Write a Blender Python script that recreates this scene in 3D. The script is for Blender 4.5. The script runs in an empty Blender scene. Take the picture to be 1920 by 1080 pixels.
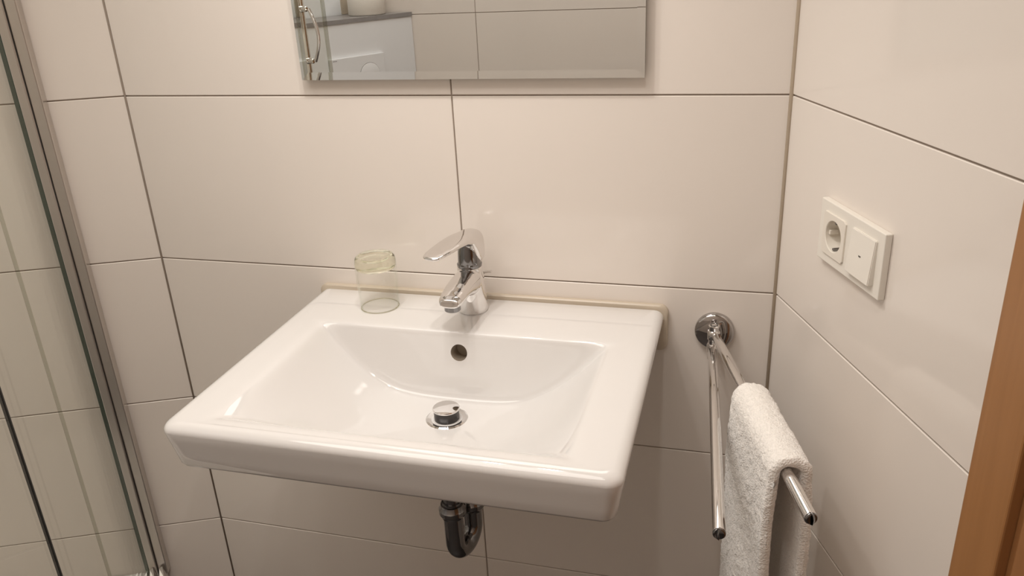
import bpy, bmesh, math, random
import numpy as np
from mathutils import Vector, Matrix, noise

random.seed(4)
scn = bpy.context.scene
COL = scn.collection
PI = math.pi
CZ = 1.41            # camera height above the floor
S = 1.207            # distance from the camera to the basin wall

# ------------------------------------------------------------------ camera
def unit(v):
    v = np.array(v, float)
    return v / np.linalg.norm(v)
F_PX = 1534.0
down = unit((190, 3655, 1534))
Xc = -unit((-5660, -352, 1534))
Zc = -down
Xc = unit(Xc - Xc.dot(Zc) * Zc)
Yc = np.cross(Zc, Xc)
R = np.stack([Xc, Yc, Zc], 1)          # world -> camera (x right, y down, z forward)
cam_d = bpy.data.cameras.new('camera')
cam = bpy.data.objects.new('camera', cam_d)
COL.objects.link(cam)
right, dn, fwd = Vector(R[0]), Vector(R[1]), Vector(R[2])
M = Matrix((right, -dn, -fwd)).transposed().to_4x4()
M.translation = Vector((0, 0, CZ))
cam.matrix_world = M
cam_d.sensor_width = 36
cam_d.lens = F_PX / 1920 * 36
cam_d.clip_start = 0.02
scn.camera = cam

# ------------------------------------------------------------------ light
w = bpy.data.worlds.new('world'); scn.world = w
w.use_nodes = True
w.node_tree.nodes['Background'].inputs[0].default_value = (0.9, 0.85, 0.8, 1)
w.node_tree.nodes['Background'].inputs[1].default_value = 0.0

def spot(name, loc, power, col, radius, cone=150, blend=0.9):
    l = bpy.data.lights.new(name, 'SPOT')
    l.energy = power; l.color = col; l.shadow_soft_size = radius
    l.spot_size = math.radians(cone); l.spot_blend = blend
    o = bpy.data.objects.new(name, l); o.location = loc
    COL.objects.link(o)
    return o
WARM = (1.0, 0.945, 0.885)
spot('mirror_lamp', (-0.53, 0.91, CZ + 0.45), 7.7, WARM, 0.022, 124, 1.0)
spot('mirror_lamp', (-0.39, 0.91, CZ + 0.45), 7.7, WARM, 0.022, 124, 1.0)
spot('ceiling_spot', (-0.106, 0.22, 2.385), 12.0, WARM, 0.03)
ca = bpy.data.lights.new('added_ceiling_fill', 'AREA')  # added broad fill to lift the room, not a known lamp
ca.shape = 'DISK'; ca.size = 1.2; ca.energy = 11.5; ca.color = WARM
co = bpy.data.objects.new('added_ceiling_fill', ca); co.location = (-0.78, 0.35, 2.38)
COL.objects.link(co)

scn.view_settings.view_transform = 'Standard'
scn.view_settings.look = 'None'
scn.view_settings.exposure = 0.07
scn.view_settings.gamma = 1.0
scn.view_settings.use_curve_mapping = False
try:
    scn.cycles.max_bounces = 14
    scn.cycles.diffuse_bounces = 6
    scn.cycles.glossy_bounces = 8
    scn.cycles.transmission_bounces = 12
    scn.cycles.transparent_max_bounces = 16
    scn.cycles.sample_clamp_indirect = 6.0
except Exception:
    pass

# ------------------------------------------------------------------ materials
def mat(name, col, rough=0.5, metal=0.0, coat=0.0, spec=0.5, noise_amt=0.0, noise_scale=20.0,
        bump=0.0, bump_scale=200.0, sheen=0.0, coords='Object'):
    m = bpy.data.materials.new(name); m.use_nodes = True
    nt = m.node_tree; b = nt.nodes['Principled BSDF']
    b.inputs['Base Color'].default_value = (*col, 1)
    b.inputs['Roughness'].default_value = rough
    b.inputs['Metallic'].default_value = metal
    b.inputs['Specular IOR Level'].default_value = spec
    b.inputs['Coat Weight'].default_value = coat
    b.inputs['Coat Roughness'].default_value = 0.03
    b.inputs['Sheen Weight'].default_value = sheen
    tc = nt.nodes.new('ShaderNodeTexCoord')
    if noise_amt > 0:
        n = nt.nodes.new('ShaderNodeTexNoise'); n.inputs['Scale'].default_value = noise_scale
        n.inputs['Detail'].default_value = 4
        nt.links.new(tc.outputs[coords], n.inputs['Vector'])
        r = nt.nodes.new('ShaderNodeMix'); r.data_type = 'RGBA'
        r.inputs['A'].default_value = (*[c * (1 - noise_amt) for c in col], 1)
        r.inputs['B'].default_value = (*[min(1, c * (1 + noise_amt)) for c in col], 1)
        nt.links.new(n.outputs['Fac'], r.inputs['Factor'])
        nt.links.new(r.outputs['Result'], b.inputs['Base Color'])
    if bump > 0:
        n2 = nt.nodes.new('ShaderNodeTexNoise'); n2.inputs['Scale'].default_value = bump_scale
        n2.inputs['Detail'].default_value = 3
        nt.links.new(tc.outputs[coords], n2.inputs['Vector'])
        bp = nt.nodes.new('ShaderNodeBump'); bp.inputs['Strength'].default_value = bump
        bp.inputs['Distance'].default_value = 0.001
        nt.links.new(n2.outputs['Fac'], bp.inputs['Height'])
        nt.links.new(bp.outputs['Normal'], b.inputs['Normal'])
    return m

TILE = mat('glazed_tile', (0.785, 0.722, 0.662), 0.10, spec=0.5, noise_amt=0.012, noise_scale=3, bump=0.06, bump_scale=9)
GROUT = mat('grout', (0.31, 0.255, 0.21), 0.85, noise_amt=0.12, noise_scale=60)
SILIC = mat('silicone', (0.56, 0.48, 0.38), 0.4, noise_amt=0.04)
CORNER = mat('corner_silicone', (0.42, 0.34, 0.255), 0.5, noise_amt=0.06)
CERAMIC = mat('glazed_ceramic', (0.73, 0.71, 0.69), 0.05, spec=0.5, coat=0.6, noise_amt=0.004)
CHROME = mat('chrome', (0.80, 0.785, 0.775), 0.035, metal=1.0, noise_amt=0.01)
CHROME_D = mat('chrome_painted_dark', (0.24, 0.235, 0.235), 0.07, metal=1.0, noise_amt=0.02)  # chrome with a darkened colour; on the trap it paints in dark reflections
DARKM = mat('stem_dark_reflection', (0.03, 0.026, 0.025), 0.3, noise_amt=0.1)  # plug stem: reflection of dark surroundings painted as near-black colour
CHROME_M = mat('rose_dark_reflection', (0.50, 0.48, 0.47), 0.04, metal=1.0, noise_amt=0.01)  # towel-rail rose: chrome colour lowered to imitate a dark room reflected in it
BLACK = mat('black_rubber', (0.015, 0.014, 0.014), 0.4, noise_amt=0.1)
ALU = mat('anodised_aluminium', (0.62, 0.58, 0.54), 0.28, metal=0.85, noise_amt=0.02)
MIRROR = mat('mirror_silver', (0.86, 0.89, 0.89), 0.0, metal=1.0)
MIRROR_EDGE = mat('mirror_glass_edge', (0.25, 0.30, 0.28), 0.15, noise_amt=0.05)
PLASTIC = mat('white_plastic', (0.80, 0.76, 0.69), 0.28, noise_amt=0.01)
PLASTIC_IN = mat('white_plastic_insert', (0.78, 0.73, 0.65), 0.30, noise_amt=0.01)
MARK = mat('dark_print', (0.10, 0.085, 0.07), 0.5, noise_amt=0.05)
PLASTER = mat('white_panel', (0.87, 0.885, 0.90), 0.25, noise_amt=0.01)
LEDGE = mat('grey_stone', (0.30, 0.285, 0.28), 0.35, noise_amt=0.12, noise_scale=60)
TOWEL = mat('white_terry', (0.86, 0.82, 0.77), 0.95, spec=0.1, noise_amt=0.05, noise_scale=160, sheen=0.4)
PAPER = mat('toilet_paper', (0.85, 0.81, 0.74), 0.9, spec=0.1, noise_amt=0.02, bump=0.5, bump_scale=120)
FLOOR = mat('floor_tile', (0.09, 0.08, 0.075), 0.4, noise_amt=0.15, noise_scale=14)
PAINT = mat('ceiling_paint', (0.82, 0.80, 0.76), 0.9, noise_amt=0.01)
HOLE = mat('overflow_inside', (0.42, 0.36, 0.29), 0.5, noise_amt=0.1)

def terry():
    nt = TOWEL.node_tree; b = nt.nodes['Principled BSDF']
    tc = nt.nodes.new('ShaderNodeTexCoord')
    v = nt.nodes.new('ShaderNodeTexVoronoi'); v.inputs['Scale'].default_value = 420
    n = nt.nodes.new('ShaderNodeTexNoise'); n.inputs['Scale'].default_value = 190; n.inputs['Detail'].default_value = 5
    nt.links.new(tc.outputs['Object'], v.inputs['Vector']); nt.links.new(tc.outputs['Object'], n.inputs['Vector'])
    a = nt.nodes.new('ShaderNodeMath'); a.operation = 'ADD'
    nt.links.new(v.outputs['Distance'], a.inputs[0]); nt.links.new(n.outputs['Fac'], a.inputs[1])
    bp = nt.nodes.new('ShaderNodeBump'); bp.inputs['Strength'].default_value = 0.8; bp.inputs['Distance'].default_value = 0.0012
    nt.links.new(a.outputs[0], bp.inputs['Height']); nt.links.new(bp.outputs['Normal'], b.inputs['Normal'])
terry()

def wood(name, c1, c2, rough=0.35):
    m = mat(name, c1, rough)
    nt = m.node_tree; b = nt.nodes['Principled BSDF']
    tc = nt.nodes.new('ShaderNodeTexCoord'); mp = nt.nodes.new('ShaderNodeMapping')
    mp.inputs['Scale'].default_value = (60, 60, 2.2)
    n = nt.nodes.new('ShaderNodeTexNoise'); n.inputs['Scale'].default_value = 1.5; n.inputs['Detail'].default_value = 6
    n.inputs['Distortion'].default_value = 0.6
    r = nt.nodes.new('ShaderNodeMix'); r.data_type = 'RGBA'
    r.inputs['A'].default_value = (*c1, 1); r.inputs['B'].default_value = (*c2, 1)
    nt.links.new(tc.outputs['Object'], mp.inputs['Vector']); nt.links.new(mp.outputs['Vector'], n.inputs['Vector'])
    nt.links.new(n.outputs['Fac'], r.inputs['Factor']); nt.links.new(r.outputs['Result'], b.inputs['Base Color'])
    return m
WOOD = wood('beech_veneer', (0.30, 0.135, 0.045), (0.42, 0.20, 0.075))
WOOD_D = wood('door_leaf_veneer', (0.27, 0.115, 0.04), (0.37, 0.17, 0.065))

def pane_mat(name, tint, ior=1.45):
    m = bpy.data.materials.new(name); m.use_nodes = True
    nt = m.node_tree; nt.nodes.clear()
    out = nt.nodes.new('ShaderNodeOutputMaterial')
    tr = nt.nodes.new('ShaderNodeBsdfTransparent'); tr.inputs[0].default_value = (*tint, 1)
    gl = nt.nodes.new('ShaderNodeBsdfGlossy'); gl.inputs['Roughness'].default_value = 0.01
    gl.inputs[0].default_value = (0.9, 0.93, 0.9, 1)
    fr = nt.nodes.new('ShaderNodeFresnel'); fr.inputs[0].default_value = 1.45
    mx = nt.nodes.new('ShaderNodeMixShader')
    geo = nt.nodes.new('ShaderNodeNewGeometry'); io = nt.nodes.new('ShaderNodeMapRange')   # same index from either side of the sheet
    io.inputs['To Min'].default_value = ior; io.inputs['To Max'].default_value = 1 / ior
    nt.links.new(geo.outputs['Backfacing'], io.inputs['Value']); nt.links.new(io.outputs[0], fr.inputs[0])
    nt.links.new(fr.outputs[0], mx.inputs[0]); nt.links.new(tr.outputs[0], mx.inputs[1])
    nt.links.new(gl.outputs[0], mx.inputs[2]); nt.links.new(mx.outputs[0], out.inputs[0])
    return m
PANE = pane_mat('shower_glass', (0.972, 0.978, 0.958))
SEAL = pane_mat('clear_seal', (0.80, 0.80, 0.76))
PANE_EDGE = mat('glass_edge_green', (0.05, 0.075, 0.06), 0.15, noise_amt=0.1)

THIN = pane_mat('tumbler_wall', (0.992, 0.992, 0.986), 1.22)
GLASS = bpy.data.materials.new('tumbler_base_glass'); GLASS.use_nodes = True
_nt = GLASS.node_tree; _nt.nodes.clear()
_o = _nt.nodes.new('ShaderNodeOutputMaterial'); _g = _nt.nodes.new('ShaderNodeBsdfGlass')
_g.inputs['IOR'].default_value = 1.45; _g.inputs['Roughness'].default_value = 0.02
_g.inputs['Color'].default_value = (0.975, 0.975, 0.93, 1)
_nt.links.new(_g.outputs[0], _o.inputs['Surface'])

# ------------------------------------------------------------------ helpers
def obj(name, bm, m, parent=None, smooth=False, loc=None, rotz=0.0, angle=None):
    me = bpy.data.meshes.new(name)
    bmesh.ops.recalc_face_normals(bm, faces=bm.faces[:])
    bm.to_mesh(me); bm.free()
    if m is not None:
        me.materials.append(m)
    if smooth:
        me.polygons.foreach_set('use_smooth', [True] * len(me.polygons))
        if angle:
            me.set_sharp_from_angle(angle=math.radians(angle))
    o = bpy.data.objects.new(name, me); COL.objects.link(o)
    if parent is not None:
        o.parent = parent
    if loc is not None:
        o.location = loc
    o.rotation_euler = (0, 0, rotz)
    return o

def empty(name, loc, rotz=0.0, parent=None):
    o = bpy.data.objects.new(name, None); COL.objects.link(o)
    o.location = loc; o.rotation_euler = (0, 0, rotz); o.empty_display_size = 0.05
    if parent is not None:
        o.parent = parent
    return o

def tag(o, label=None, cat=None, group=None, kind=None):
    if label: o['label'] = label
    if cat: o['category'] = cat
    if group: o['group'] = group
    if kind: o['kind'] = kind
    return o

def box_bm(x0, x1, y0, y1, z0, z1, bevel=0.0, seg=2):
    bm = bmesh.new()
    bmesh.ops.create_cube(bm, size=1.0)
    for v in bm.verts:
        v.co = Vector(((x0 + x1) / 2 + v.co.x * (x1 - x0), (y0 + y1) / 2 + v.co.y * (y1 - y0), (z0 + z1) / 2 + v.co.z * (z1 - z0)))
    if bevel > 0:
        bmesh.ops.bevel(bm, geom=bm.edges[:], offset=bevel, segments=seg, profile=0.5, affect='EDGES', clamp_overlap=True)
    return bm

def loft_bm(rings, closed=True, cap0=True, cap1=True):
    bm = bmesh.new()
    vr = [[bm.verts.new(p) for p in r] for r in rings]
    n = len(rings[0])
    for a, b in zip(vr[:-1], vr[1:]):
        for i in range(n if closed else n - 1):
            j = (i + 1) % n
            bm.faces.new((a[i], a[j], b[j], b[i]))
    if cap0: bm.faces.new(vr[0][::-1])
    if cap1: bm.faces.new(vr[-1])
    return bm

def lathe_bm(profile, n=48, center=(0, 0, 0), axis='Z', cap0=True, cap1=True):
    """profile: list of (radius, height)"""
    rings = []
    for r, h in profile:
        ring = []
        for i in range(n):
            a = 2 * PI * i / n
            if axis == 'Z': p = (r * math.cos(a), r * math.sin(a), h)
            elif axis == 'Y': p = (r * math.cos(a), h, r * math.sin(a))
            else: p = (h, r * math.cos(a), r * math.sin(a))
            ring.append((p[0] + center[0], p[1] + center[1], p[2] + center[2]))
        rings.append(ring)
    return loft_bm(rings, cap0=cap0, cap1=cap1)

def tube_bm(pts, radii, n=20):
    pts = [Vector(p) for p in pts]
    if not isinstance(radii, (list, tuple)):
        radii = [radii] * len(pts)
    rings = []; ref = None
    for i, p in enumerate(pts):
        if i == 0: t = pts[1] - p
        elif i == len(pts) - 1: t = p - pts[i - 1]
        else: t = (pts[i + 1] - p).normalized() + (p - pts[i - 1]).normalized()
        if t.length < 1e-9: t = pts[-1] - pts[0]
        t.normalize()
        if ref is None:
            ref = t.orthogonal().normalized()
        ref = (ref - ref.dot(t) * t).normalized()
        b = t.cross(ref)
        rings.append([tuple(p + radii[i] * (math.cos(2 * PI * k / n) * ref + math.sin(2 * PI * k / n) * b)) for k in range(n)])
    return loft_bm(rings)

def rod_bm(a, b, r, cap=0.003, n=28):
    """straight round rod with rounded ends"""
    a, b = Vector(a), Vector(b); d = (b - a).normalized(); L = (b - a).length
    pts = []; rad = []
    for k in range(5):
        q = k / 4 * PI / 2
        pts.append(a + d * (cap * (1 - math.sin(q)))); rad.append(r - cap + cap * math.sin(q) if k else r - cap)
    prof = [(cap * (1 - math.cos(q)), r - cap + cap * math.sin(q)) for q in [i * PI / 10 for i in range(6)]]
    pts = [a + d * h for h, _ in prof] + [b - d * h for h, _ in prof[::-1]]
    rad = [x for _, x in prof] + [x for _, x in prof[::-1]]
    return tube_bm(pts, rad, n)

def merge(bm, other):
    me = bpy.data.meshes.new('tmp'); other.to_mesh(me); other.free()
    bm.from_mesh(me); bpy.data.meshes.remove(me)
    return bm

def rrect(cx, cy, hx, hy, r, k=8, m=12, rs=None):
    """rounded rectangle points, same count for any size: k per corner, m per side"""
    pts = []
    rr = rs or [r] * 4          # corner order: +x+y, -x+y, -x-y, +x-y
    cs = [(1, 1, 0), (-1, 1, PI / 2), (-1, -1, PI), (1, -1, 3 * PI / 2)]
    corners = []
    for (sx, sy, a0), q in zip(cs, rr):
        ox, oy = cx + sx * (hx - q), cy + sy * (hy - q)
        corners.append([(ox + q * math.cos(a0 + PI / 2 * i / k), oy + q * math.sin(a0 + PI / 2 * i / k)) for i in range(k + 1)])
    for i in range(4):
        c = corners[i]; nx = corners[(i + 1) % 4][0]; last = c[-1]
        pts += c
        for j in range(1, m):
            t = j / m
            pts.append((last[0] + (nx[0] - last[0]) * t, last[1] + (nx[1] - last[1]) * t))
    return pts

# ------------------------------------------------------------------ room plan
TH_L = math.radians(24.2); TH_R = math.radians(68.0)
P0 = Vector((-0.8598 * S, S)); P4 = Vector((0.0511 * S, S))
dL = Vector((-math.cos(TH_L), -math.sin(TH_L)))
dR = Vector((math.cos(TH_R), -math.sin(TH_R)))
Y_FAR = -0.439
P2 = Vector((-1.384, Y_FAR)); dW = Vector((-math.sin(math.radians(29)), math.cos(math.radians(29))))
# P1 = left wall meets the wall behind the shower
_A = np.array([[dL.x, -dW.x], [dL.y, -dW.y]]); _b = np.array([P2.x - P0.x, P2.y - P0.y])
_s, _t = np.linalg.solve(_A, _b)
P1 = P0 + dL * float(_s)
P3 = P4 + dR * ((P4.y - Y_FAR) / -dR.y)
H = 2.40
G = 0.0011   # half a joint

_tile_cache = {}
def tile_mesh(wd, ht, m):
    key = (round(wd, 4), round(ht, 4), m.name)
    if key not in _tile_cache:
        bm = bmesh.new(); e = 0.0009
        x0, x1, z0, z1 = 0, wd, 0, ht
        back = [bm.verts.new(p) for p in ((x0, .008, z0), (x1, .008, z0), (x1, .008, z1), (x0, .008, z1))]
        mid = [bm.verts.new(p) for p in ((x0, e, z0), (x1, e, z0), (x1, e, z1), (x0, e, z1))]
        fr = [bm.verts.new(p) for p in ((x0 + e, 0, z0 + e), (x1 - e, 0, z0 + e), (x1 - e, 0, z1 - e), (x0 + e, 0, z1 - e))]
        for a, b in ((back, mid), (mid, fr)):
            for i in range(4):
                bm.faces.new((a[i], a[(i + 1) % 4], b[(i + 1) % 4], b[i]))
        bm.faces.new(fr); bm.faces.new(back[::-1])
        bmesh.ops.recalc_face_normals(bm, faces=bm.faces[:])
        me = bpy.data.meshes.new('tile'); bm.to_mesh(me); bm.free(); me.materials.append(m)
        _tile_cache[key] = me
    return _tile_cache[key]

def tiled_wall(name, start, end, joints, label, m=TILE, lo=0.0, hi=H, skip=None, rows=None):
    d = (end - start); L = d.length; ang = math.atan2(d.y, d.x)
    bm = box_bm(-0.0, L, 0.0025, 0.12, 0, H)
    wob = obj(name, bm, GROUT, loc=(start.x, start.y, 0), rotz=ang)
    tag(wob, label, kind='structure')
    xs = [0.0] + joints + [L]
    rows = rows or [0.3 * i for i in range(9)]
    for z0, z1 in zip(rows[:-1], rows[1:]):
        for a, b in zip(xs[:-1], xs[1:]):
            if skip and skip(a, b, z0, z1): continue
            o = bpy.data.objects.new('tile', tile_mesh(b - a - 2 * G, z1 - z0 - 2 * G, m))
            COL.objects.link(o); o.parent = wob
            o.location = (a + G, 0, z0 + G)
    return wob

LL = (P1 - P0).length
tiled_wall('wall_back', P0, P4, [0.600], 'white glazed tile wall behind the washbasin, mirror and towel rail')
tiled_wall('wall_left', P1, P0, [j for j in (LL - 1.2, LL - 0.6) if j > 0.03], 'angled white glazed tile wall in and beside the shower')
tiled_wall('wall_right', P4, P3, [0.50], 'white glazed tile wall carrying the socket and switch, beside the door',
           skip=lambda a, b, z0, z1: a > 0.4)
# far wall: joint placed where the mirror shows it
LF = (P3 - P2).length
tiled_wall('wall_front', P3, P2, sorted([P3.x - (-0.915) - 0.6 * k for k in (0, 1, 2) if 0.02 < P3.x + 0.915 - 0.6 * k < LF - .02]),
           'greyish white tile wall facing the mirror')
tiled_wall('wall_far', P2, P1, [0.6, 1.2], 'white tile wall behind the toilet cistern casing and shower', m=PLASTER)

poly = [P2, P1, P0, P4, P3]
def slab(name, z0, z1, m, label):
    # room outline grown a little so that it closes under / over the walls
    c = sum(poly, Vector((0, 0))) / 5
    pts = [(p + (p - c).normalized() * 0.14) for p in poly]
    bm = loft_bm([[(p.x, p.y, z0) for p in pts], [(p.x, p.y, z1) for p in pts]])
    return tag(obj(name, bm, m), label, kind='structure')
slab('floor', -0.08, 0.0, FLOOR, 'dark grey tiled bathroom floor')
slab('ceiling', H, H + 0.08, PAINT, 'plain white painted ceiling')

# silicone lines in the corners
def corner_bead(p, name, bis, m, r=0.0034):
    bm = tube_bm([(p.x + bis[0] * 0.0005, p.y + bis[1] * 0.0005, 0.001), (p.x + bis[0] * 0.0005, p.y + bis[1] * 0.0005, H - 0.001)], r, 10)
    return tag(obj(name, bm, m, smooth=True), None, kind='structure')
tag(corner_bead(P4, 'trim_1', (-0.5, -0.8), CORNER), 'beige sealant line in the corner right of the towel rail')
tag(corner_bead(P0, 'trim_2', (0.2, -0.95), GROUT, 0.0016), 'thin grout line in the corner left of the washbasin')

# ------------------------------------------------------------------ door and its casing in the right wall
def on_right(s, h=0.0):
    """point on the right wall, s along it from the corner, h out into the room"""
    n = Vector((-math.sin(TH_R), -math.cos(TH_R)))
    p = P4 + dR * s + n * h
    return p
door = empty('door_1', (P4.x, P4.y, 0), -TH_R)
tag(door, 'beech-veneered bathroom door in its casing at the right edge', kind='structure')
obj('casing', box_bm(0.487, 0.545, -0.016, 0.0, 0, 2.10, 0.002), WOOD, door)
obj('casing', box_bm(1.40, 1.458, -0.016, 0.0, 0, 2.10, 0.002), WOOD, door)
obj('casing', box_bm(0.487, 1.458, -0.016, 0.0, 2.1005, 2.16, 0.002), WOOD, door)
obj('rebate', box_bm(0.5455, 0.557, -0.004, 0.0, 0, 2.10), WOOD_D, door)
obj('door_leaf', box_bm(0.558, 1.395, -0.012, 0.0, 0.01, 2.095, 0.003), WOOD_D, door)
dh = obj('door_handle', rod_bm((1.28, -0.055, 1.05), (1.16, -0.055, 1.05), 0.009), CHROME, door, smooth=True)
obj('handle_rose', lathe_bm([(0.024, -0.0125), (0.024, -0.02), (0.010, -0.021), (0.009, -0.058)], 32, (1.28, 0, 1.05), 'Y'), CHROME, dh, smooth=True, angle=40)

# ------------------------------------------------------------------ washbasin
SX0, SX1 = -0.7035, -0.1045
SYF, SYB = 0.7385, 1.198
ZT = CZ - 0.545
BXC, BHW = -0.404, 0.231
BYB, BYF, YD = 1.066, 0.776, 0.985
DEP = 0.109
def smin(a, b, k):
    h = max(k - abs(a - b), 0) / k
    return min(a, b) - h * h * k * 0.25
def depth(x, y):
    u = abs(x - BXC) / BHW
    fx = DEP * (1 - u ** 2.5) * 1.04 if u < 1 else -DEP * 2.5 * (u - 1)
    if y < YD:
        v = (YD - y) / (YD - BYF)
        fy = DEP * (1 - v ** 2.4) * 1.04 if v < 1 else -DEP * 2.4 * (v - 1)
    else:
        fy = DEP * 1.04
    fb = (BYB - y) * 5.0
    if fx > 0 and fy > 0: d = min(fx, fy) * 0.45 + (fx * fy / (DEP * 1.04)) * 0.55
    else: d = min(fx, fy)
    d = smin(d, fb, 0.045)
    d = smin(d, DEP, 0.02)
    e = 0.0085
    return 0.5 * (d + math.sqrt(d * d + e * e))

def build_basin():
    k, m = 9, 30
    cx, cy = (SX0 + SX1) / 2, (SYF + SYB) / 2
    hx, hy = (SX1 - SX0) / 2, (SYB - SYF) / 2
    rad = [0.006, 0.006, 0.020, 0.020]
    rings = []
    def outer(inset, z, yb_inset=None):
        # rear edge stays in plane; sides and front are inset
        bi = 0.0 if yb_inset is None else yb_inset
        hy2 = hy - inset / 2 - bi / 2; cy2 = cy + inset / 2 - bi / 2
        rr = [max(0.003, q - inset * 0.4) for q in rad]
        pts = rrect(cx, cy2, hx - inset, hy2, 0.01, k, m, rr)
        rings.append([(x, y, z) for x, y in pts])
    # underside bowl
    def under(sx, sy, z):
        pts = rrect(BXC, 0.955, sx, sy, 0.01, k, m, [min(sx, sy) * 0.6] * 4)
        rings.append([(x, y, z) for x, y in pts])
    under(0.03, 0.03, ZT - 0.150)
    under(0.10, 0.08, ZT - 0.142)
    under(0.20, 0.13, ZT - 0.105)
    under(0.235, 0.165, ZT - 0.066)
    outer(0.026, ZT - 0.064)
    outer(0.0155, ZT - 0.068)
    outer(0.0115, ZT - 0.0665)
    outer(0.0090, ZT - 0.062)
    outer(0.0065, ZT - 0.048)
    outer(0.0025, ZT - 0.026)
    rr_ = 0.012
    for i in range(0, 12):
        a = PI / 2 * i / 11
        outer((1 - math.cos(a)) * 0.0145 + 0.0004 * i / 7, ZT - rr_ + rr_ * math.sin(a), 0.004 * (1 - math.cos(a)))
    # deck then basin, blending the outline to a circle round the waste
    bx = [ -0.0, ]
    x0, x1 = BXC - BHW, BXC + BHW
    o_last = [(p[0], p[1]) for p in rings[-1]]
    bcx, bcy = (x0 + x1) / 2, (BYF + BYB) / 2
    rim = rrect(bcx, bcy, BHW + 0.026, (BYB - BYF) / 2 + 0.020, 0.01, k, m, [0.018, 0.018, 0.03, 0.03])
    rings.append([(a[0] * 0.5 + b[0] * 0.5, a[1] * 0.5 + b[1] * 0.5, ZT) for a, b in zip(o_last, rim)])
    n = len(rim)
    wc = (BXC, YD + 0.002)
    circ = []
    for (x, y) in rim:
        a = math.atan2((y - wc[1]) , (x - wc[0]))
        circ.append((wc[0] + 0.02 * math.cos(a), wc[1] + 0.02 * math.sin(a)))
    NR = 70
    for j in range(NR + 1):
        t = j / NR
        ring = []
        for (x, y), (u, v) in zip(rim, circ):
            px, py = x + (u - x) * t, y + (v - y) * t
            ring.append((px, py, ZT - depth(px, py)))
        rings.append(ring)
    return loft_bm(rings)

basin = empty('washbasin', (BXC, SYB, ZT))
tag(basin, 'wide white ceramic washbasin mounted on the tiled wall under the mirror', 'washbasin')
def child(name, bm, m, parent, **kw):
    """mesh given in world coordinates, parented to an unrotated root"""
    root = parent; off = Vector((0, 0, 0))
    while root is not None:
        off += root.location; root = root.parent
    for v in bm.verts: v.co -= off
    return obj(name, bm, m, parent, **kw)
bowl_bm = build_basin()
bowl = child('bowl', bowl_bm, CERAMIC, basin, smooth=True)
# real overflow hole cut into the rear wall of the bowl
OV = Vector((BXC, 1.055, CZ - 0.577))
cut = obj('cutter', lathe_bm([(0.0134, -0.03), (0.0134, 0.034)], 40, (0, 0, 0), 'Y'), HOLE)
cut.location = OV - Vector(basin.location)
cut.rotation_euler = (math.radians(-10), 0, 0)
cut.parent = basin
md = bowl.modifiers.new('b', 'BOOLEAN'); md.object = cut; md.operation = 'DIFFERENCE'; md.solver = 'EXACT'
try: md.material_mode = 'TRANSFER'
except Exception: pass
bpy.context.view_layer.update()
dg = bpy.context.evaluated_depsgraph_get()
nm = bpy.data.meshes.new_from_object(bowl.evaluated_get(dg), preserve_all_data_layers=True, depsgraph=dg)
bowl.modifiers.clear(); bowl.data = nm
bpy.data.objects.remove(cut)
nm.set_sharp_from_angle(angle=math.radians(50))

# sealant bead between basin and wall
def gasket():
    rings = []
    for (g, y) in ((0.0065, 1.2068), (0.0065, 1.2005), (0.0045, 1.1985)):
        pts = rrect((SX0 + SX1) / 2, ZT - 0.0335, (SX1 - SX0) / 2 + g, 0.0335 + g, 0.014, 8, 12)
        rings.append([(x, y, z) for x, z in pts])
    return loft_bm(rings)
tag(child('sealant', gasket(), SILIC, basin, smooth=True, angle=40), 'beige sealant strip')

# waste: flange and raised pop-up plug
DR = Vector((BXC, 0.987, ZT - 0.1070))
waste = empty('waste_plug', DR)
tag(waste, 'round chrome pop-up waste plug standing open in the washbasin', 'drain plug')
child('flange', lathe_bm([(0.010, 0.0), (0.0315, -0.0005), (0.0318, 0.0012), (0.029, 0.0028), (0.024, 0.0012), (0.019, -0.0004), (0.010, -0.0006)], 56, DR), CHROME, waste, smooth=True, angle=35)
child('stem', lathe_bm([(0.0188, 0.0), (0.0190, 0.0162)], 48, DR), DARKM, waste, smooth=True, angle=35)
child('cap', lathe_bm([(0.016, 0.0162), (0.0195, 0.0166), (0.0203, 0.0174), (0.0203, 0.0190), (0.0195, 0.0200), (0.012, 0.0207), (0.001, 0.0209)], 56, DR), CHROME, waste, smooth=True, angle=35)

# trap below
trap = empty('trap', (BXC, 0.985, CZ - 0.80))
tag(trap, 'chrome U-bend trap hanging below the washbasin, dark reflections painted into its colour', 'drain pipe')
fa = Vector((BXC - 0.001, 0.978, 0)); rb = Vector((BXC + 0.011, 1.034, 0))
cc = (fa + rb) / 2; hr = (rb - fa).length / 2; dd = (rb - fa).normalized()
zb = CZ - 0.875
pts = [(fa.x, fa.y, CZ - 0.795)] + [(fa.x, fa.y, zb + 0.03)]
for i in range(0, 17):
    a = PI * i / 16
    q = cc - dd * hr * math.cos(a)
    pts.append((q.x, q.y, zb - hr * math.sin(a)))
pts.append((rb.x, rb.y, zb + 0.03)); pts.append((rb.x, rb.y, CZ - 0.80))
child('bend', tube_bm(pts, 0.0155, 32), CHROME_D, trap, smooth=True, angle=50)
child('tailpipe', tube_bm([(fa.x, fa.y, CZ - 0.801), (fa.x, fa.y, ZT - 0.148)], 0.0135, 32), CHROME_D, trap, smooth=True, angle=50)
for c, z in ((fa, CZ - 0.812), (rb, CZ - 0.838)):
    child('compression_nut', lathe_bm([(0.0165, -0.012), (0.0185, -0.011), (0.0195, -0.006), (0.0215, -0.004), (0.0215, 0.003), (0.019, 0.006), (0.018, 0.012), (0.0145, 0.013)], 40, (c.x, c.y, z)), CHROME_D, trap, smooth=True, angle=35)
zo = CZ - 0.79
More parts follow.
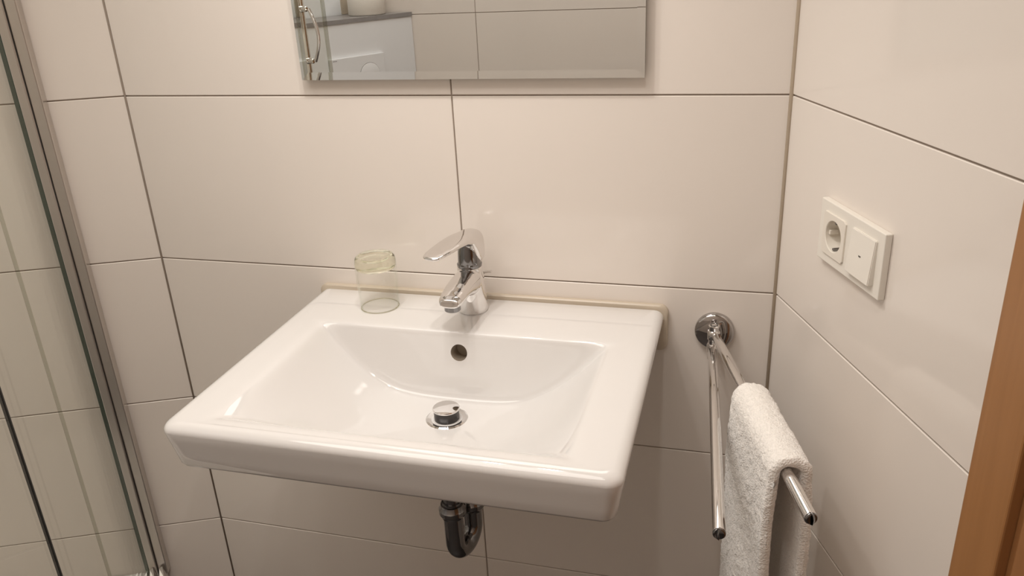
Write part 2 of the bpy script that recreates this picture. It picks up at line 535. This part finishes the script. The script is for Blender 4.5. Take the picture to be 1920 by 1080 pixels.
opts = [(rb.x, rb.y, CZ - 0.815)] + [(rb.x, rb.y + 0.03 - 0.03 * math.cos(a), zo - 0.0 + 0.03 * math.sin(a)) for a in [PI / 2 * i / 8 for i in range(9)]] + [(rb.x, 1.2, zo + 0.03)]
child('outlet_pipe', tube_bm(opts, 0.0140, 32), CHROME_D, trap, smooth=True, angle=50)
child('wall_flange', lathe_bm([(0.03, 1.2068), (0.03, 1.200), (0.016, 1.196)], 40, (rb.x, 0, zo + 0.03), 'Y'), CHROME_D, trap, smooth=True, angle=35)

# ------------------------------------------------------------------ mixer tap
TX, TY = BXC - 0.003, 1.150
tap = empty('basin_mixer_tap', (TX, TY, ZT))
tag(tap, 'chrome single-lever mixer tap on the rear ledge of the washbasin', 'tap')
def superell(cx, cy, cz, a, b, n, p, ux, uy):
    """superellipse ring, ux / uy 3-D axes"""
    out = []
    for i in range(n):
        t = 2 * PI * i / n
        c, s = math.cos(t), math.sin(t)
        x = a * math.copysign(abs(c) ** (2 / p), c); y = b * math.copysign(abs(s) ** (2 / p), s)
        out.append((cx + ux[0] * x + uy[0] * y, cy + ux[1] * x + uy[1] * y, cz + ux[2] * x + uy[2] * y))
    return out
def remesh(o, vox):
    md = o.modifiers.new('r', 'REMESH'); md.mode = 'VOXEL'; md.voxel_size = vox
    md2 = o.modifiers.new('s', 'SMOOTH'); md2.factor = 0.5; md2.iterations = 7
    bpy.context.view_layer.update()
    dg = bpy.context.evaluated_depsgraph_get()
    nm = bpy.data.meshes.new_from_object(o.evaluated_get(dg), depsgraph=dg)
    o.modifiers.clear(); o.data = nm
    nm.polygons.foreach_set('use_smooth', [True] * len(nm.polygons))
    if not nm.materials: nm.materials.append(CHROME)
# body and spout fused into one casting
n = 44
rings = []
for z, a, b, dy in ((0.0, .0240, .0240, 0), (0.012, .0238, .0238, 0), (0.03, .0228, .0232, -.0005), (0.05, .0214, .0222, -.0012), (0.066, .0207, .0214, -.002), (0.0785, .0202, .0208, -.003)):
    rings.append(superell(0, dy, z, a, b, n, 2.0, (1, 0, 0), (0, 1, 0)))
body_bm = loft_bm(rings)
rings = []
# centre line of the spout: (y, z, half width, half height)
for y, z, hw, hh in ((0.010, .053, .015, .020), (-0.010, .0555, .0190, .0225), (-0.030, .0590, .0205, .0190), (-0.050, .0610, .0206, .0150),
                     (-0.070, .0610, .0203, .0122), (-0.088, .0595, .0196, .0102), (-0.101, .0578, .0182, .0088), (-0.1085, .0565, .0150, .0065)):
    tilt = math.radians(-12)
    uy = (0, math.sin(-tilt) * 1, math.cos(tilt))
    rings.append(superell(0, y, z, hw, hh, n, 2.6, (1, 0, 0), uy))
merge(body_bm, loft_bm(rings))
tb = obj('body', body_bm, CHROME, tap)
remesh(tb, 0.0011)
obj('aerator', lathe_bm([(0.0115, -0.0085), (0.0125, -0.0075), (0.0125, 0.006)], 32, (0, -0.0935, 0.0495)), CHROME_D, tap, smooth=True, angle=35)
obj('cartridge_cap', lathe_bm([(0.0196, 0.0785), (0.0200, 0.080), (0.0200, 0.0825), (0.0182, 0.0845), (0.0172, 0.104), (0.0150, 0.116)], 44, (0, -0.003, 0)), CHROME_D, tap, smooth=True, angle=35)
# lever: hollow shell over the cartridge that runs out into a flat blade
lev = empty('lever', (0, -0.002, 0.100), math.radians(-16), tap)
rings = []
for y, zc, hw, hh in ((0.0215, .0100, .0120, .0180), (0.0200, .0090, .0170, .0240), (0.0150, .0080, .0205, .0275), (0.006, .0085, .0216, .0280),
                      (-0.001, .0120, .0218, .0245), (-0.009, .0200, .0218, .0160), (-0.016, .0265, .0217, .0090), (-0.028, .0288, .0215, .0060), (-0.050, .0285, .0208, .0046),
                      (-0.072, .0268, .0198, .0040), (-0.088, .0252, .0182, .0036), (-0.098, .0240, .0150, .0032), (-0.1030, .0234, .0085, .0024)):
    rings.append(superell(0, y, zc, hw, hh, n, 2.9, (1, 0, 0), (0, 0, 1)))
lv = obj('blade', loft_bm(rings), CHROME, lev)
remesh(lv, 0.0011)
# the little pull rod of the pop-up waste
obj('pull_rod', tube_bm([(0.006, 0.031, 0.0), (0.006, 0.031, 0.042), (0.008, 0.031, 0.050), (0.013, 0.030, 0.0555), (0.026, 0.028, 0.0575)], [0.0022, 0.0022, 0.0024, 0.0028, 0.0022], 14), CHROME, tap, smooth=True, angle=60)
obj('rod_collar', lathe_bm([(0.005, 0.0), (0.005, 0.003), (0.0025, 0.0045)], 20, (0.006, 0.031, 0)), CHROME, tap, smooth=True, angle=40)

# ------------------------------------------------------------------ drinking glass, upside down
CX, CY = -0.5665, 1.138
prof = [(0.0296, 0.0), (0.0312, 0.0004), (0.0318, 0.002), (0.0328, 0.020), (0.0336, 0.045), (0.0340, 0.065), (0.0338, 0.080), (0.0325, 0.0875), (0.0300, 0.0905), (0.0265, 0.0915), (0.0005, 0.0900),]
inner = [(0.0005, 0.0735), (0.020, 0.0735), (0.0285, 0.0725), (0.0310, 0.068), (0.0316, 0.060), (0.0314, 0.045), (0.0308, 0.020), (0.0298, 0.002)]
def glass_bm():
    n = 72; P = prof + inner
    bm = bmesh.new(); rr = []
    for r, h in P:
        rr.append([bm.verts.new((r * math.cos(2 * PI * i / n), r * math.sin(2 * PI * i / n), h)) for i in range(n)])
    K = len(P); split = len(prof)
    for j in range(K):
        j2 = (j + 1) % K
        if j == split - 1: continue
        for i in range(n):
            i2 = (i + 1) % n
            bm.faces.new((rr[j][i], rr[j][i2], rr[j2][i2], rr[j2][i]))
    bm.faces.new(rr[split - 1]); bm.faces.new(rr[split])
    return bm
cup = obj('drinking_glass', glass_bm(), THIN, smooth=True, loc=(CX, CY, ZT + 0.0002), angle=50)
tag(cup, 'clear drinking glass turned upside down on the left of the washbasin ledge', 'glass')
tb2 = obj('thick_base', lathe_bm([(0.0005, 0.0742), (0.0200, 0.0738), (0.0290, 0.0725), (0.0318, 0.0700), (0.0332, 0.0725), (0.0334, 0.0795), (0.0322, 0.0868), (0.0298, 0.0896), (0.0265, 0.0905), (0.0180, 0.0893), (0.0005, 0.0888)], 64), GLASS, cup, smooth=True, angle=60)
obj('rim', lathe_bm([(0.0303, 0.0), (0.0316, 0.0), (0.0321, 0.0007), (0.0316, 0.0014), (0.0303, 0.0014), (0.0298, 0.0007), (0.0303, 0.0)], 64, cap0=False, cap1=False), GLASS, cup, smooth=True)
tb2['label'] = 'thick greenish glass base'

# ------------------------------------------------------------------ mirror
YM = 1.1935
MX0, MX1 = -0.6827, -0.1398
MZ0, MZ1 = CZ - 0.1832, CZ + 0.37
mir = empty('wall_mirror', (0.5 * (MX0 + MX1), S, MZ0))
tag(mir, 'frameless rectangular mirror with angled cut edges hanging above the washbasin', 'mirror')
child('backing_board', box_bm(MX0 + 0.03, MX1 - 0.03, YM + 0.0062, S - 0.0005, MZ0 + 0.022, MZ1 - 0.02, 0.001), MARK, mir)
child('glass_pane', box_bm(MX0, MX1, YM + 0.0012, YM + 0.006, MZ0, MZ1), MIRROR_EDGE, mir)
bv = 0.0118; de = math.tan(math.radians(2.55)) * bv
def mirror_face():
    bm = bmesh.new()
    o = [bm.verts.new(p) for p in ((MX0, YM - de, MZ0), (MX1, YM - de, MZ0), (MX1, YM - de, MZ1), (MX0, YM - de, MZ1))]
    i_ = [bm.verts.new(p) for p in ((MX0 + bv, YM, MZ0 + bv), (MX1 - bv, YM, MZ0 + bv), (MX1 - bv, YM, MZ1 - bv), (MX0 + bv, YM, MZ1 - bv))]
    b = [bm.verts.new(p) for p in ((MX0, YM + 0.001, MZ0), (MX1, YM + 0.001, MZ0), (MX1, YM + 0.001, MZ1), (MX0, YM + 0.001, MZ1))]
    bm.faces.new(i_)
    for k in range(4):
        bm.faces.new((o[k], o[(k + 1) % 4], i_[(k + 1) % 4], i_[k]))
        bm.faces.new((b[k], b[(k + 1) % 4], o[(k + 1) % 4], o[k]))
    bm.faces.new(b[::-1])
    return bm
child('silvered_face', mirror_face(), MIRROR, mir)

# ------------------------------------------------------------------ socket and switch on the right wall
SC, SZ = 0.2086, CZ - 0.3582
def wall_item(name, s, z, label, cat):
    p = on_right(s)
    o = empty(name, (p.x, p.y, z), -TH_R)      # local x along the wall, -y into the room
    return tag(o, label, cat)
def frame_with_holes(hx, hz, t, y0, hole=None):
    return box_bm(-hx, hx, y0 - t, y0, -hz, hz, 0.0012, 2)
sw = wall_item('socket_and_switch', SC, SZ, 'white two-gang wall frame with a power socket and rocker switch', 'wall socket')
obj('frame', box_bm(-0.0765, 0.0765, -0.0090, -0.0002, -0.0403, 0.0403, 0.0012, 2), PLASTIC, sw)
# socket insert: plate with a round well
def socket_bm():
    k = 48; hx = 0.0275
    sq = []
    for i in range(k):
        a = 2 * PI * (i + 0.5) / k; c, s_ = math.cos(a), math.sin(a); q = hx / max(abs(c), abs(s_))
        sq.append((q * c, q * s_))
    circ = lambda r: [(r * math.cos(2 * PI * (i + 0.5) / k), r * math.sin(2 * PI * (i + 0.5) / k)) for i in range(k)]
    rings = [[(x, -0.0085, z) for x, z in sq], [(x, -0.0108, z) for x, z in sq], [(x * .985, -0.0113, z * .985) for x, z in sq],
             [(x, -0.0113, z) for x, z in circ(0.0205)], [(x, -0.0106, z) for x, z in circ(0.0197)], [(x, 0.0125, z) for x, z in circ(0.0188)]]
    bm = loft_bm(rings, cap0=False)
    for v in bm.verts: v.co.x -= 0.0355
    return bm
# the frame gets a real opening for the well
fr = [c for c in sw.children if c.name.startswith('frame')][0]
cut = obj('cutter', lathe_bm([(0.0200, -0.03), (0.0200, 0.03)], 48, (-0.0355, 0, 0), 'Y'), None); cut.parent = sw
md = fr.modifiers.new('b', 'BOOLEAN'); md.object = cut; md.operation = 'DIFFERENCE'; md.solver = 'EXACT'
bpy.context.view_layer.update(); dg = bpy.context.evaluated_depsgraph_get()
nm = bpy.data.meshes.new_from_object(fr.evaluated_get(dg), depsgraph=dg); fr.modifiers.clear(); fr.data = nm
_wr = bpy.data.objects['wall_right']
bpy.context.view_layer.update()
for t in [c for c in _wr.children if abs(c.location.x - G) < 0.01 and c.location.z < SZ < c.location.z + 0.3] + [_wr]:
    md = t.modifiers.new('b', 'BOOLEAN'); md.object = cut; md.operation = 'DIFFERENCE'; md.solver = 'EXACT'
    bpy.context.view_layer.update(); dg = bpy.context.evaluated_depsgraph_get()
    nm = bpy.data.meshes.new_from_object(t.evaluated_get(dg), depsgraph=dg); t.modifiers.clear(); t.data = nm
bpy.data.objects.remove(cut)
si = obj('socket_insert', socket_bm(), PLASTIC_IN, sw, smooth=True, angle=35)
for sx in (-1, 1):
    obj('pin_hole', lathe_bm([(0.0026, 0.0120), (0.0026, 0.0126)], 20, (-0.0355 + sx * 0.0095, 0, 0), 'Y'), MARK, si)
for sz in (-1, 1):
    obj('earth_clip', box_bm(-0.0375, -0.0335, -0.0095, 0.0045, sz * 0.0172 - 0.0014, sz * 0.0172 + 0.0014, 0.0004, 1), CHROME_D, si)
for sx in (-1, 1):
    obj('key_rib', box_bm(-0.0355 + sx * 0.0175 - 0.002, -0.0355 + sx * 0.0175 + 0.002, -0.0070, 0.005, -0.003, 0.003, 0.0005, 1), PLASTIC_IN, si)
def rocker_bm():
    bm = box_bm(0.0355 - 0.0275, 0.0355 + 0.0275, -0.012, -0.008, -0.0275, 0.0275)
    for v in bm.verts:
        if v.co.y < -0.01:
            v.co.y = -0.0115 if v.co.z > 0 else -0.0160
            v.co.x = 0.0355 + (v.co.x - 0.0355) * 0.985
    bmesh.ops.bevel(bm, geom=bm.edges[:], offset=0.0009, segments=2, affect='EDGES')
    return bm
rk = obj('rocker', rocker_bm(), PLASTIC, sw)
obj('indicator_mark', box_bm(0.0335, 0.0380, -0.0142, -0.0125, -0.0009, 0.0007), MARK, rk)

# ------------------------------------------------------------------ towel rail with two swivel arms
ZR = CZ - 0.578
rail = empty('towel_rail', (-0.0255, S, ZR))
tag(rail, 'chrome towel holder with two swivel arms on the wall right of the washbasin', 'towel rail')
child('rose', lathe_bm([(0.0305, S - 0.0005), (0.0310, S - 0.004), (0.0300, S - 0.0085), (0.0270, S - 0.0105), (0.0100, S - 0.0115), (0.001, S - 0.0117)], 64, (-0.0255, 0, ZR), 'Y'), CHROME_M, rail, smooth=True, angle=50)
child('bracket', box_bm(-0.0325, -0.0195, 1.176, S - 0.008, ZR + 0.010, ZR + 0.0165, 0.002), CHROME, rail)
child('bracket', box_bm(-0.0315, -0.0205, 1.176, S - 0.008, ZR - 0.0335, ZR - 0.0290, 0.0015), CHROME, rail)
pin = child('pivot_pin', lathe_bm([(0.0055, -0.036), (0.0080, -0.035), (0.0080, 0.0185), (0.0085, 0.0195), (0.0085, 0.0220), (0.0070, 0.0232), (0.001, 0.0234)], 32, (-0.0258, 1.176, ZR)), CHROME, rail, smooth=True, angle=35)
child('pin_ring', lathe_bm([(0.0060, 0.0233), (0.0062, 0.0241), (0.0048, 0.0241), (0.0046, 0.0233)], 32, (-0.0258, 1.176, ZR), cap0=False, cap1=False), CHROME_D, pin, smooth=True)
A2 = (Vector((-0.0225, 1.172, CZ - 0.572)), Vector((0.0925, 0.7530, CZ - 0.572)))
A1 = (Vector((-0.0262, 1.172, CZ - 0.594)), Vector((0.0005, 0.736, CZ - 0.594)))
for a, b in (A2, A1):
    arm = child('arm', rod_bm(a, b, 0.0072, 0.0012), CHROME, rail, smooth=True, angle=50)
    d = (b - a).normalized()
    child('arm_cap', rod_bm(b - d * 0.0015, b + d * 0.0030, 0.0073, 0.0025), CHROME_D, arm, smooth=True)
    child('hinge_ring', lathe_bm([(0.0088, -0.0075), (0.0098, -0.006), (0.0098, 0.006), (0.0088, 0.0075)], 28, (-0.0258, 1.176, a.z)), CHROME, arm, smooth=True, angle=40)

# towel: thick folded terry over the right arm
def build_towel():
    d = (A2[1] - A2[0]); d.z = 0; d.normalize()
    side = Vector((-d.y, d.x, 0)) * -1.0    # towards the basin side (-x)
    if side.x > 0: side = -side
    zb = A2[0].z
    T = 0.0135
    # centre line in (a, z): a>0 towards -x side
    path = []
    L1, L2 = 0.50, 0.46
    rr = 0.0072 + T / 2 + 0.0015
    m1, m2 = 150, 130
    for i in range(m1):
        t = i / m1; z = -L1 * (1 - t)
        f = min(1, -z / 0.10)
        path.append((rr + 0.0025 * (f * f * (3 - 2 * f)) + 0.001 * (-z / L1), z))
    for i in range(25):
        a = PI * i / 24
        path.append((rr * math.cos(a) * (1.0 if a < PI / 2 else 1.42), rr * math.sin(a)))
    for i in range(1, m2 + 1):
        t = i / m2; z = -L2 * t
        f = min(1, -z / 0.10)
        path.append((-(rr * 1.42 + 0.0050 * (f * f * (3 - 2 * f)) + 0.005 * (-z / L2)), z))
    NP = len(path)
    nor = []
    for i in range(NP):
        a = path[max(0, i - 1)]; b = path[min(NP - 1, i + 1)]
        tx, tz = b[0] - a[0], b[1] - a[1]; l = math.hypot(tx, tz) or 1
        nor.append((tz / l, -tx / l))          # outward
    s0, s1 = 0.181, 0.3600     # along the arm from A2[0]
    NL = 100
    rings = []
    for j in range(NL + 1):
        s = s0 + (s1 - s0) * j / NL
        e = min(s - s0, s1 - s)
        ht = T / 2 * math.sqrt(max(0.0, 1 - (1 - min(1, e / 0.0055)) ** 2)) if e < 0.0055 else T / 2
        ht = max(ht, 0.0004)
        base = A2[0] + d * s
        ring = []
        idx = list(range(NP))
        def pt(i, sgn):
            a, z = path[i]; nx, nz = nor[i]
            ze = min(i, NP - 1 - i); hh = ht * (1 if ze > 3 else (0.35 + 0.65 * ze / 3))
            wave = 0.0022 * math.sin(s * 38 + z * 9) * min(1, max(0, -z) / 0.08)
            if a < 0: wave = -wave * 0.7
            q = Vector(base) + side * (a + nx * hh * sgn + wave) + Vector((0, 0, z + nz * hh * sgn))
            nz3 = (side * nx + Vector((0, 0, nz))) * sgn
            k = noise.noise(q * 95) * 0.0010 + noise.noise(q * 260 + Vector((3, 1, 7))) * 0.0017 + noise.noise(q * 28) * 0.0009
            if e < 0.006: k *= 0.7
            along = noise.noise(q * 60 + Vector((9, 9, 2))) * 0.0010
            return q + nz3 * k * (1 if sgn > 0 else 0.5) + d * along
        for i in idx: ring.append(tuple(pt(i, 1)))
        for i in idx[::-1]: ring.append(tuple(pt(i, -1)))
        rings.append(ring)
    return loft_bm(rings, cap0=False, cap1=False)
def close_ends(bm, n_ring, n_rings):
    bm.verts.ensure_lookup_table()
    for base in (0, (n_rings - 1) * n_ring):
        half = n_ring // 2
        for i in range(half - 1):
            a = bm.verts[base + i]; b = bm.verts[base + i + 1]
            c = bm.verts[base + n_ring - 2 - i]; d_ = bm.verts[base + n_ring - 1 - i]
            try: bm.faces.new((a, b, c, d_))
            except ValueError: pass
    return bm
tw = build_towel()
NRG = 101
close_ends(tw, len(tw.verts) // NRG, NRG)
towel = obj('hand_towel', tw, TOWEL, smooth=True)
tag(towel, 'white terry hand towel folded over the right arm of the towel rail', 'towel')

# ------------------------------------------------------------------ shower: tray, wall profile, glass panels
g0 = P0 + dL * 0.166
gd = Vector((math.sin(TH_L), -math.cos(TH_L)))
ZTRAY = 0.185
tc = g0 + gd * 0.62
W2n = Vector((dW.y, -dW.x))
ke = (tc - P2).dot(W2n)
td = tc - W2n * (ke - 0.002)
tin = [P0 + dL * 0.135 + gd * 0.003, P0 + dL * 0.135 + gd * 0.62, td, P1 + (P0 - P1).normalized() * 0.004 + gd * 0.004]
tray_bm = loft_bm([[(p.x, p.y, 0.0) for p in tin], [(p.x, p.y, ZTRAY - 0.01) for p in tin], [(p.x + (0 if False else 0), p.y, ZTRAY) for p in tin]])
tray = obj('shower_tray', tray_bm, CERAMIC)
tag(tray, 'white raised shower tray behind the glass screen', 'shower tray')

def on_left(s, h):
    return P0 + dL * s + gd * h
scr = empty('shower_screen', (g0.x, g0.y, ZTRAY), TH_L - PI / 2)
tag(scr, 'glass shower screen with aluminium wall profile at the left edge', 'shower screen')
# local x runs along the glass away from the wall, local y positive towards the basin
ZB, ZH = 0.0, 1.80
inv = Matrix.Rotation(-(TH_L - PI / 2), 4, 'Z')
def loc_scr(bm):
    for v in bm.verts:
        v.co = inv @ (v.co - Vector((g0.x, g0.y, ZTRAY)))
    return bm
def lbox(x0, x1, y0, y1, z0, z1, bevel=0.0):
    return box_bm(x0, x1, y0, y1, z0, z1, bevel, 2)
obj('wall_profile', lbox(0.0006, 0.022, 0.0205, 0.0390, ZB + 0.004, ZH, 0.0022), ALU, scr)
obj('glazing_channel', lbox(0.0006, 0.026, 0.0035, 0.0192, ZB + 0.004, ZH, 0.0016), ALU, scr)
obj('rubber_gasket', lbox(0.0006, 0.024, -0.0045, 0.0034, ZB + 0.004, ZH), PANE_EDGE, scr)
p1 = obj('fixed_pane', lbox(0.0245, 0.352, -0.003, 0.003, ZB + 0.012, ZH), PANE, scr)
obj('pane_edge', lbox(0.3522, 0.3555, -0.003, 0.003, ZB + 0.012, ZH), BLACK, scr)
obj('clear_seal', lbox(0.178, 0.190, -0.0045, -0.0032, ZB + 0.012, ZH), SEAL, scr)
for y in (0.0115, 0.031):
    bm = loft_bm([[(0.027, y - 0.007, ZB + 0.002), (0.050, y - 0.007, ZB + 0.002), (0.050, y + 0.007, ZB + 0.002), (0.027, y + 0.007, ZB + 0.002)],
                  [(0.027, y - 0.006, ZB + 0.024), (0.040, y - 0.005, ZB + 0.014), (0.040, y + 0.003, ZB + 0.014), (0.027, y + 0.001, ZB + 0.030)]])
    obj('corner_clip', bm, ALU, scr)
obj('bottom_rail', lbox(0.0245, 0.355, -0.006, 0.006, ZB + 0.0005, ZB + 0.0115, 0.001), ALU, scr)

dr = empty('shower_door', (g0.x + gd.x * 0.36, g0.y + gd.y * 0.36, ZTRAY), TH_L - PI / 2)
tag(dr, 'glass shower door with chrome bar handle seen in the mirror', 'shower door')
obj('door_pane', lbox(0.0, 0.232, -0.003, 0.003, 0.012, ZH), PANE, dr)
obj('edge_seal', lbox(0.2322, 0.238, -0.004, 0.004, 0.012, ZH), SEAL, dr)
hz1, hz2 = CZ - 0.112 - ZTRAY, CZ - 0.226 - ZTRAY
bar = obj('handle_bar', rod_bm((0.192, -0.030, hz2 - 0.03), (0.192, -0.030, hz1 + 0.03), 0.0105), CHROME, dr, smooth=True)
for z in (hz1, hz2):
    obj('standoff', rod_bm((0.192, -0.0035, z), (0.192, -0.029, z), 0.006), CHROME, bar, smooth=True)
    obj('knob', lathe_bm([(0.0106, -0.007), (0.0125, -0.005), (0.0135, 0), (0.0125, 0.005), (0.0106, 0.007)], 24, (0.192, -0.030, z)), CHROME, bar, smooth=True)
bow = [(0.192, 0.0035 + 0.022 * math.sin(PI * i / 16), hz2 + (hz1 - hz2) * i / 16) for i in range(17)]
obj('inner_pull', tube_bm(bow, 0.004, 16), CHROME, dr, smooth=True, angle=60)

# ------------------------------------------------------------------ seen in the mirror: cistern casing, ledge, flush plate, paper roll
ang = math.radians(31.1)
B = Vector((-1.150, Y_FAR)); dB = Vector((-math.sin(ang), math.cos(ang)))     # casing front, running away to the left
nB = Vector((dB.y, -dB.x))       # out of the casing, into the room
BL = 0.56
cst = empty('cistern_casing', (B.x, B.y, 0), math.atan2(dB.y, dB.x))
tag(cst, 'white boxed-in toilet cistern with grey ledge and flush plate, seen in the mirror', 'toilet')
ci = Matrix.Rotation(-math.atan2(dB.y, dB.x), 4, 'Z')
def to_cst(p, z=0): return ci @ (Vector((p.x, p.y, z)) - Vector((B.x, B.y, 0)))
Q0 = to_cst(P2); 
ZLE = CZ - 0.2005
fl = [(0.0, 0.0), (BL, 0.0)]
# rear line: follows the wall behind
Q1 = to_cst(P2 + dW * (BL + 0.02))
def prism(pts, z0, z1):
    return loft_bm([[(x, y, z0) for x, y in pts], [(x, y, z1) for x, y in pts]])
b0 = to_cst(B + Vector((-0.006, 0.0022)))
foot = [(0.004, -0.0), (BL, 0.0), (Q1.x, Q1.y - 0.003), (Q0.x + 0.003, Q0.y - 0.003)]
body = prism([(0.0035, 0.0), (BL, 0.0), (Q1.x, Q1.y - 0.004), (Q0.x + 0.004, Q0.y - 0.005)], 0, ZLE - 0.0135)
obj('casing', body, PLASTER, cst)
led = prism([(0.0030, -0.004), (BL, -0.004), (Q1.x, Q1.y - 0.004), (Q0.x + 0.004, Q0.y - 0.005)], ZLE - 0.0130, ZLE)
obj('ledge', led, LEDGE, cst)
# position of the flush plate along the front
FB = (Vector((-1.1392, 2.374 - 2.7882)) - B).dot(dB)
L_ab = 0.3724
fx0, fx1 = FB + L_ab - 0.245, FB + L_ab - 0.028
fp = obj('flush_plate', box_bm(fx0, fx1, -0.011, -0.0005, CZ - 0.475, CZ - 0.3215, 0.0015), PLASTER, cst)
fcx = FB + L_ab - 0.181
obj('flush_button', lathe_bm([(0.040, -0.0112), (0.040, -0.0128), (0.0385, -0.0135), (0.002, -0.0138)], 48, (fcx, 0, CZ - 0.3885), 'Y'), PLASTER, fp, smooth=True, angle=35)
obj('button_gap', lathe_bm([(0.0412, -0.0111), (0.0412, -0.0114), (0.0402, -0.0114), (0.0402, -0.0111)], 48, (fcx, 0, CZ - 0.3885), 'Y', False, False), MARK, fp)
for i in range(5):
    obj('print', box_bm(fx1 - 0.0135 - i * 0.0034, fx1 - 0.0112 - i * 0.0034, -0.0113, -0.011, CZ - 0.3300, CZ - 0.3272), LEDGE, fp)

def roll(name, px, py, r, h, label):
    prof = [(0.020, 0.0), (r - 0.004, 0.0), (r, 0.004), (r, h - 0.004), (r - 0.004, h), (0.020, h)]
    bm = lathe_bm(prof, 48, (0, 0, 0), 'Z', False, False)
    o = obj(name, bm, PAPER, smooth=True, loc=(px, py, ZLE + 0.0005), angle=50)
    obj('cardboard_core', lathe_bm([(0.0199, 0.0005), (0.0199, h - 0.0005), (0.0185, h - 0.0005), (0.0185, 0.0005)], 32, cap0=False, cap1=False), LEDGE, o, smooth=True, angle=40)
    return tag(o, label, 'toilet roll')
roll('toilet_roll', -1.284, 2.374 - 2.735, 0.064, 0.10, 'spare white toilet roll on the grey ledge, seen in the mirror')
# narrow grey upright where the white wall meets the tiled one, above the ledge
up = P2 + dW * 0.012
tb_ = box_bm(0, 0.028, -0.006, 0.0, ZLE + 0.001, H - 0.001)
t3 = obj('trim_3', tb_, SILIC, loc=(up.x, up.y, 0), rotz=math.atan2(dW.y, dW.x))
tag(t3, 'narrow grey upright strip in the corner above the cistern ledge', kind='structure')
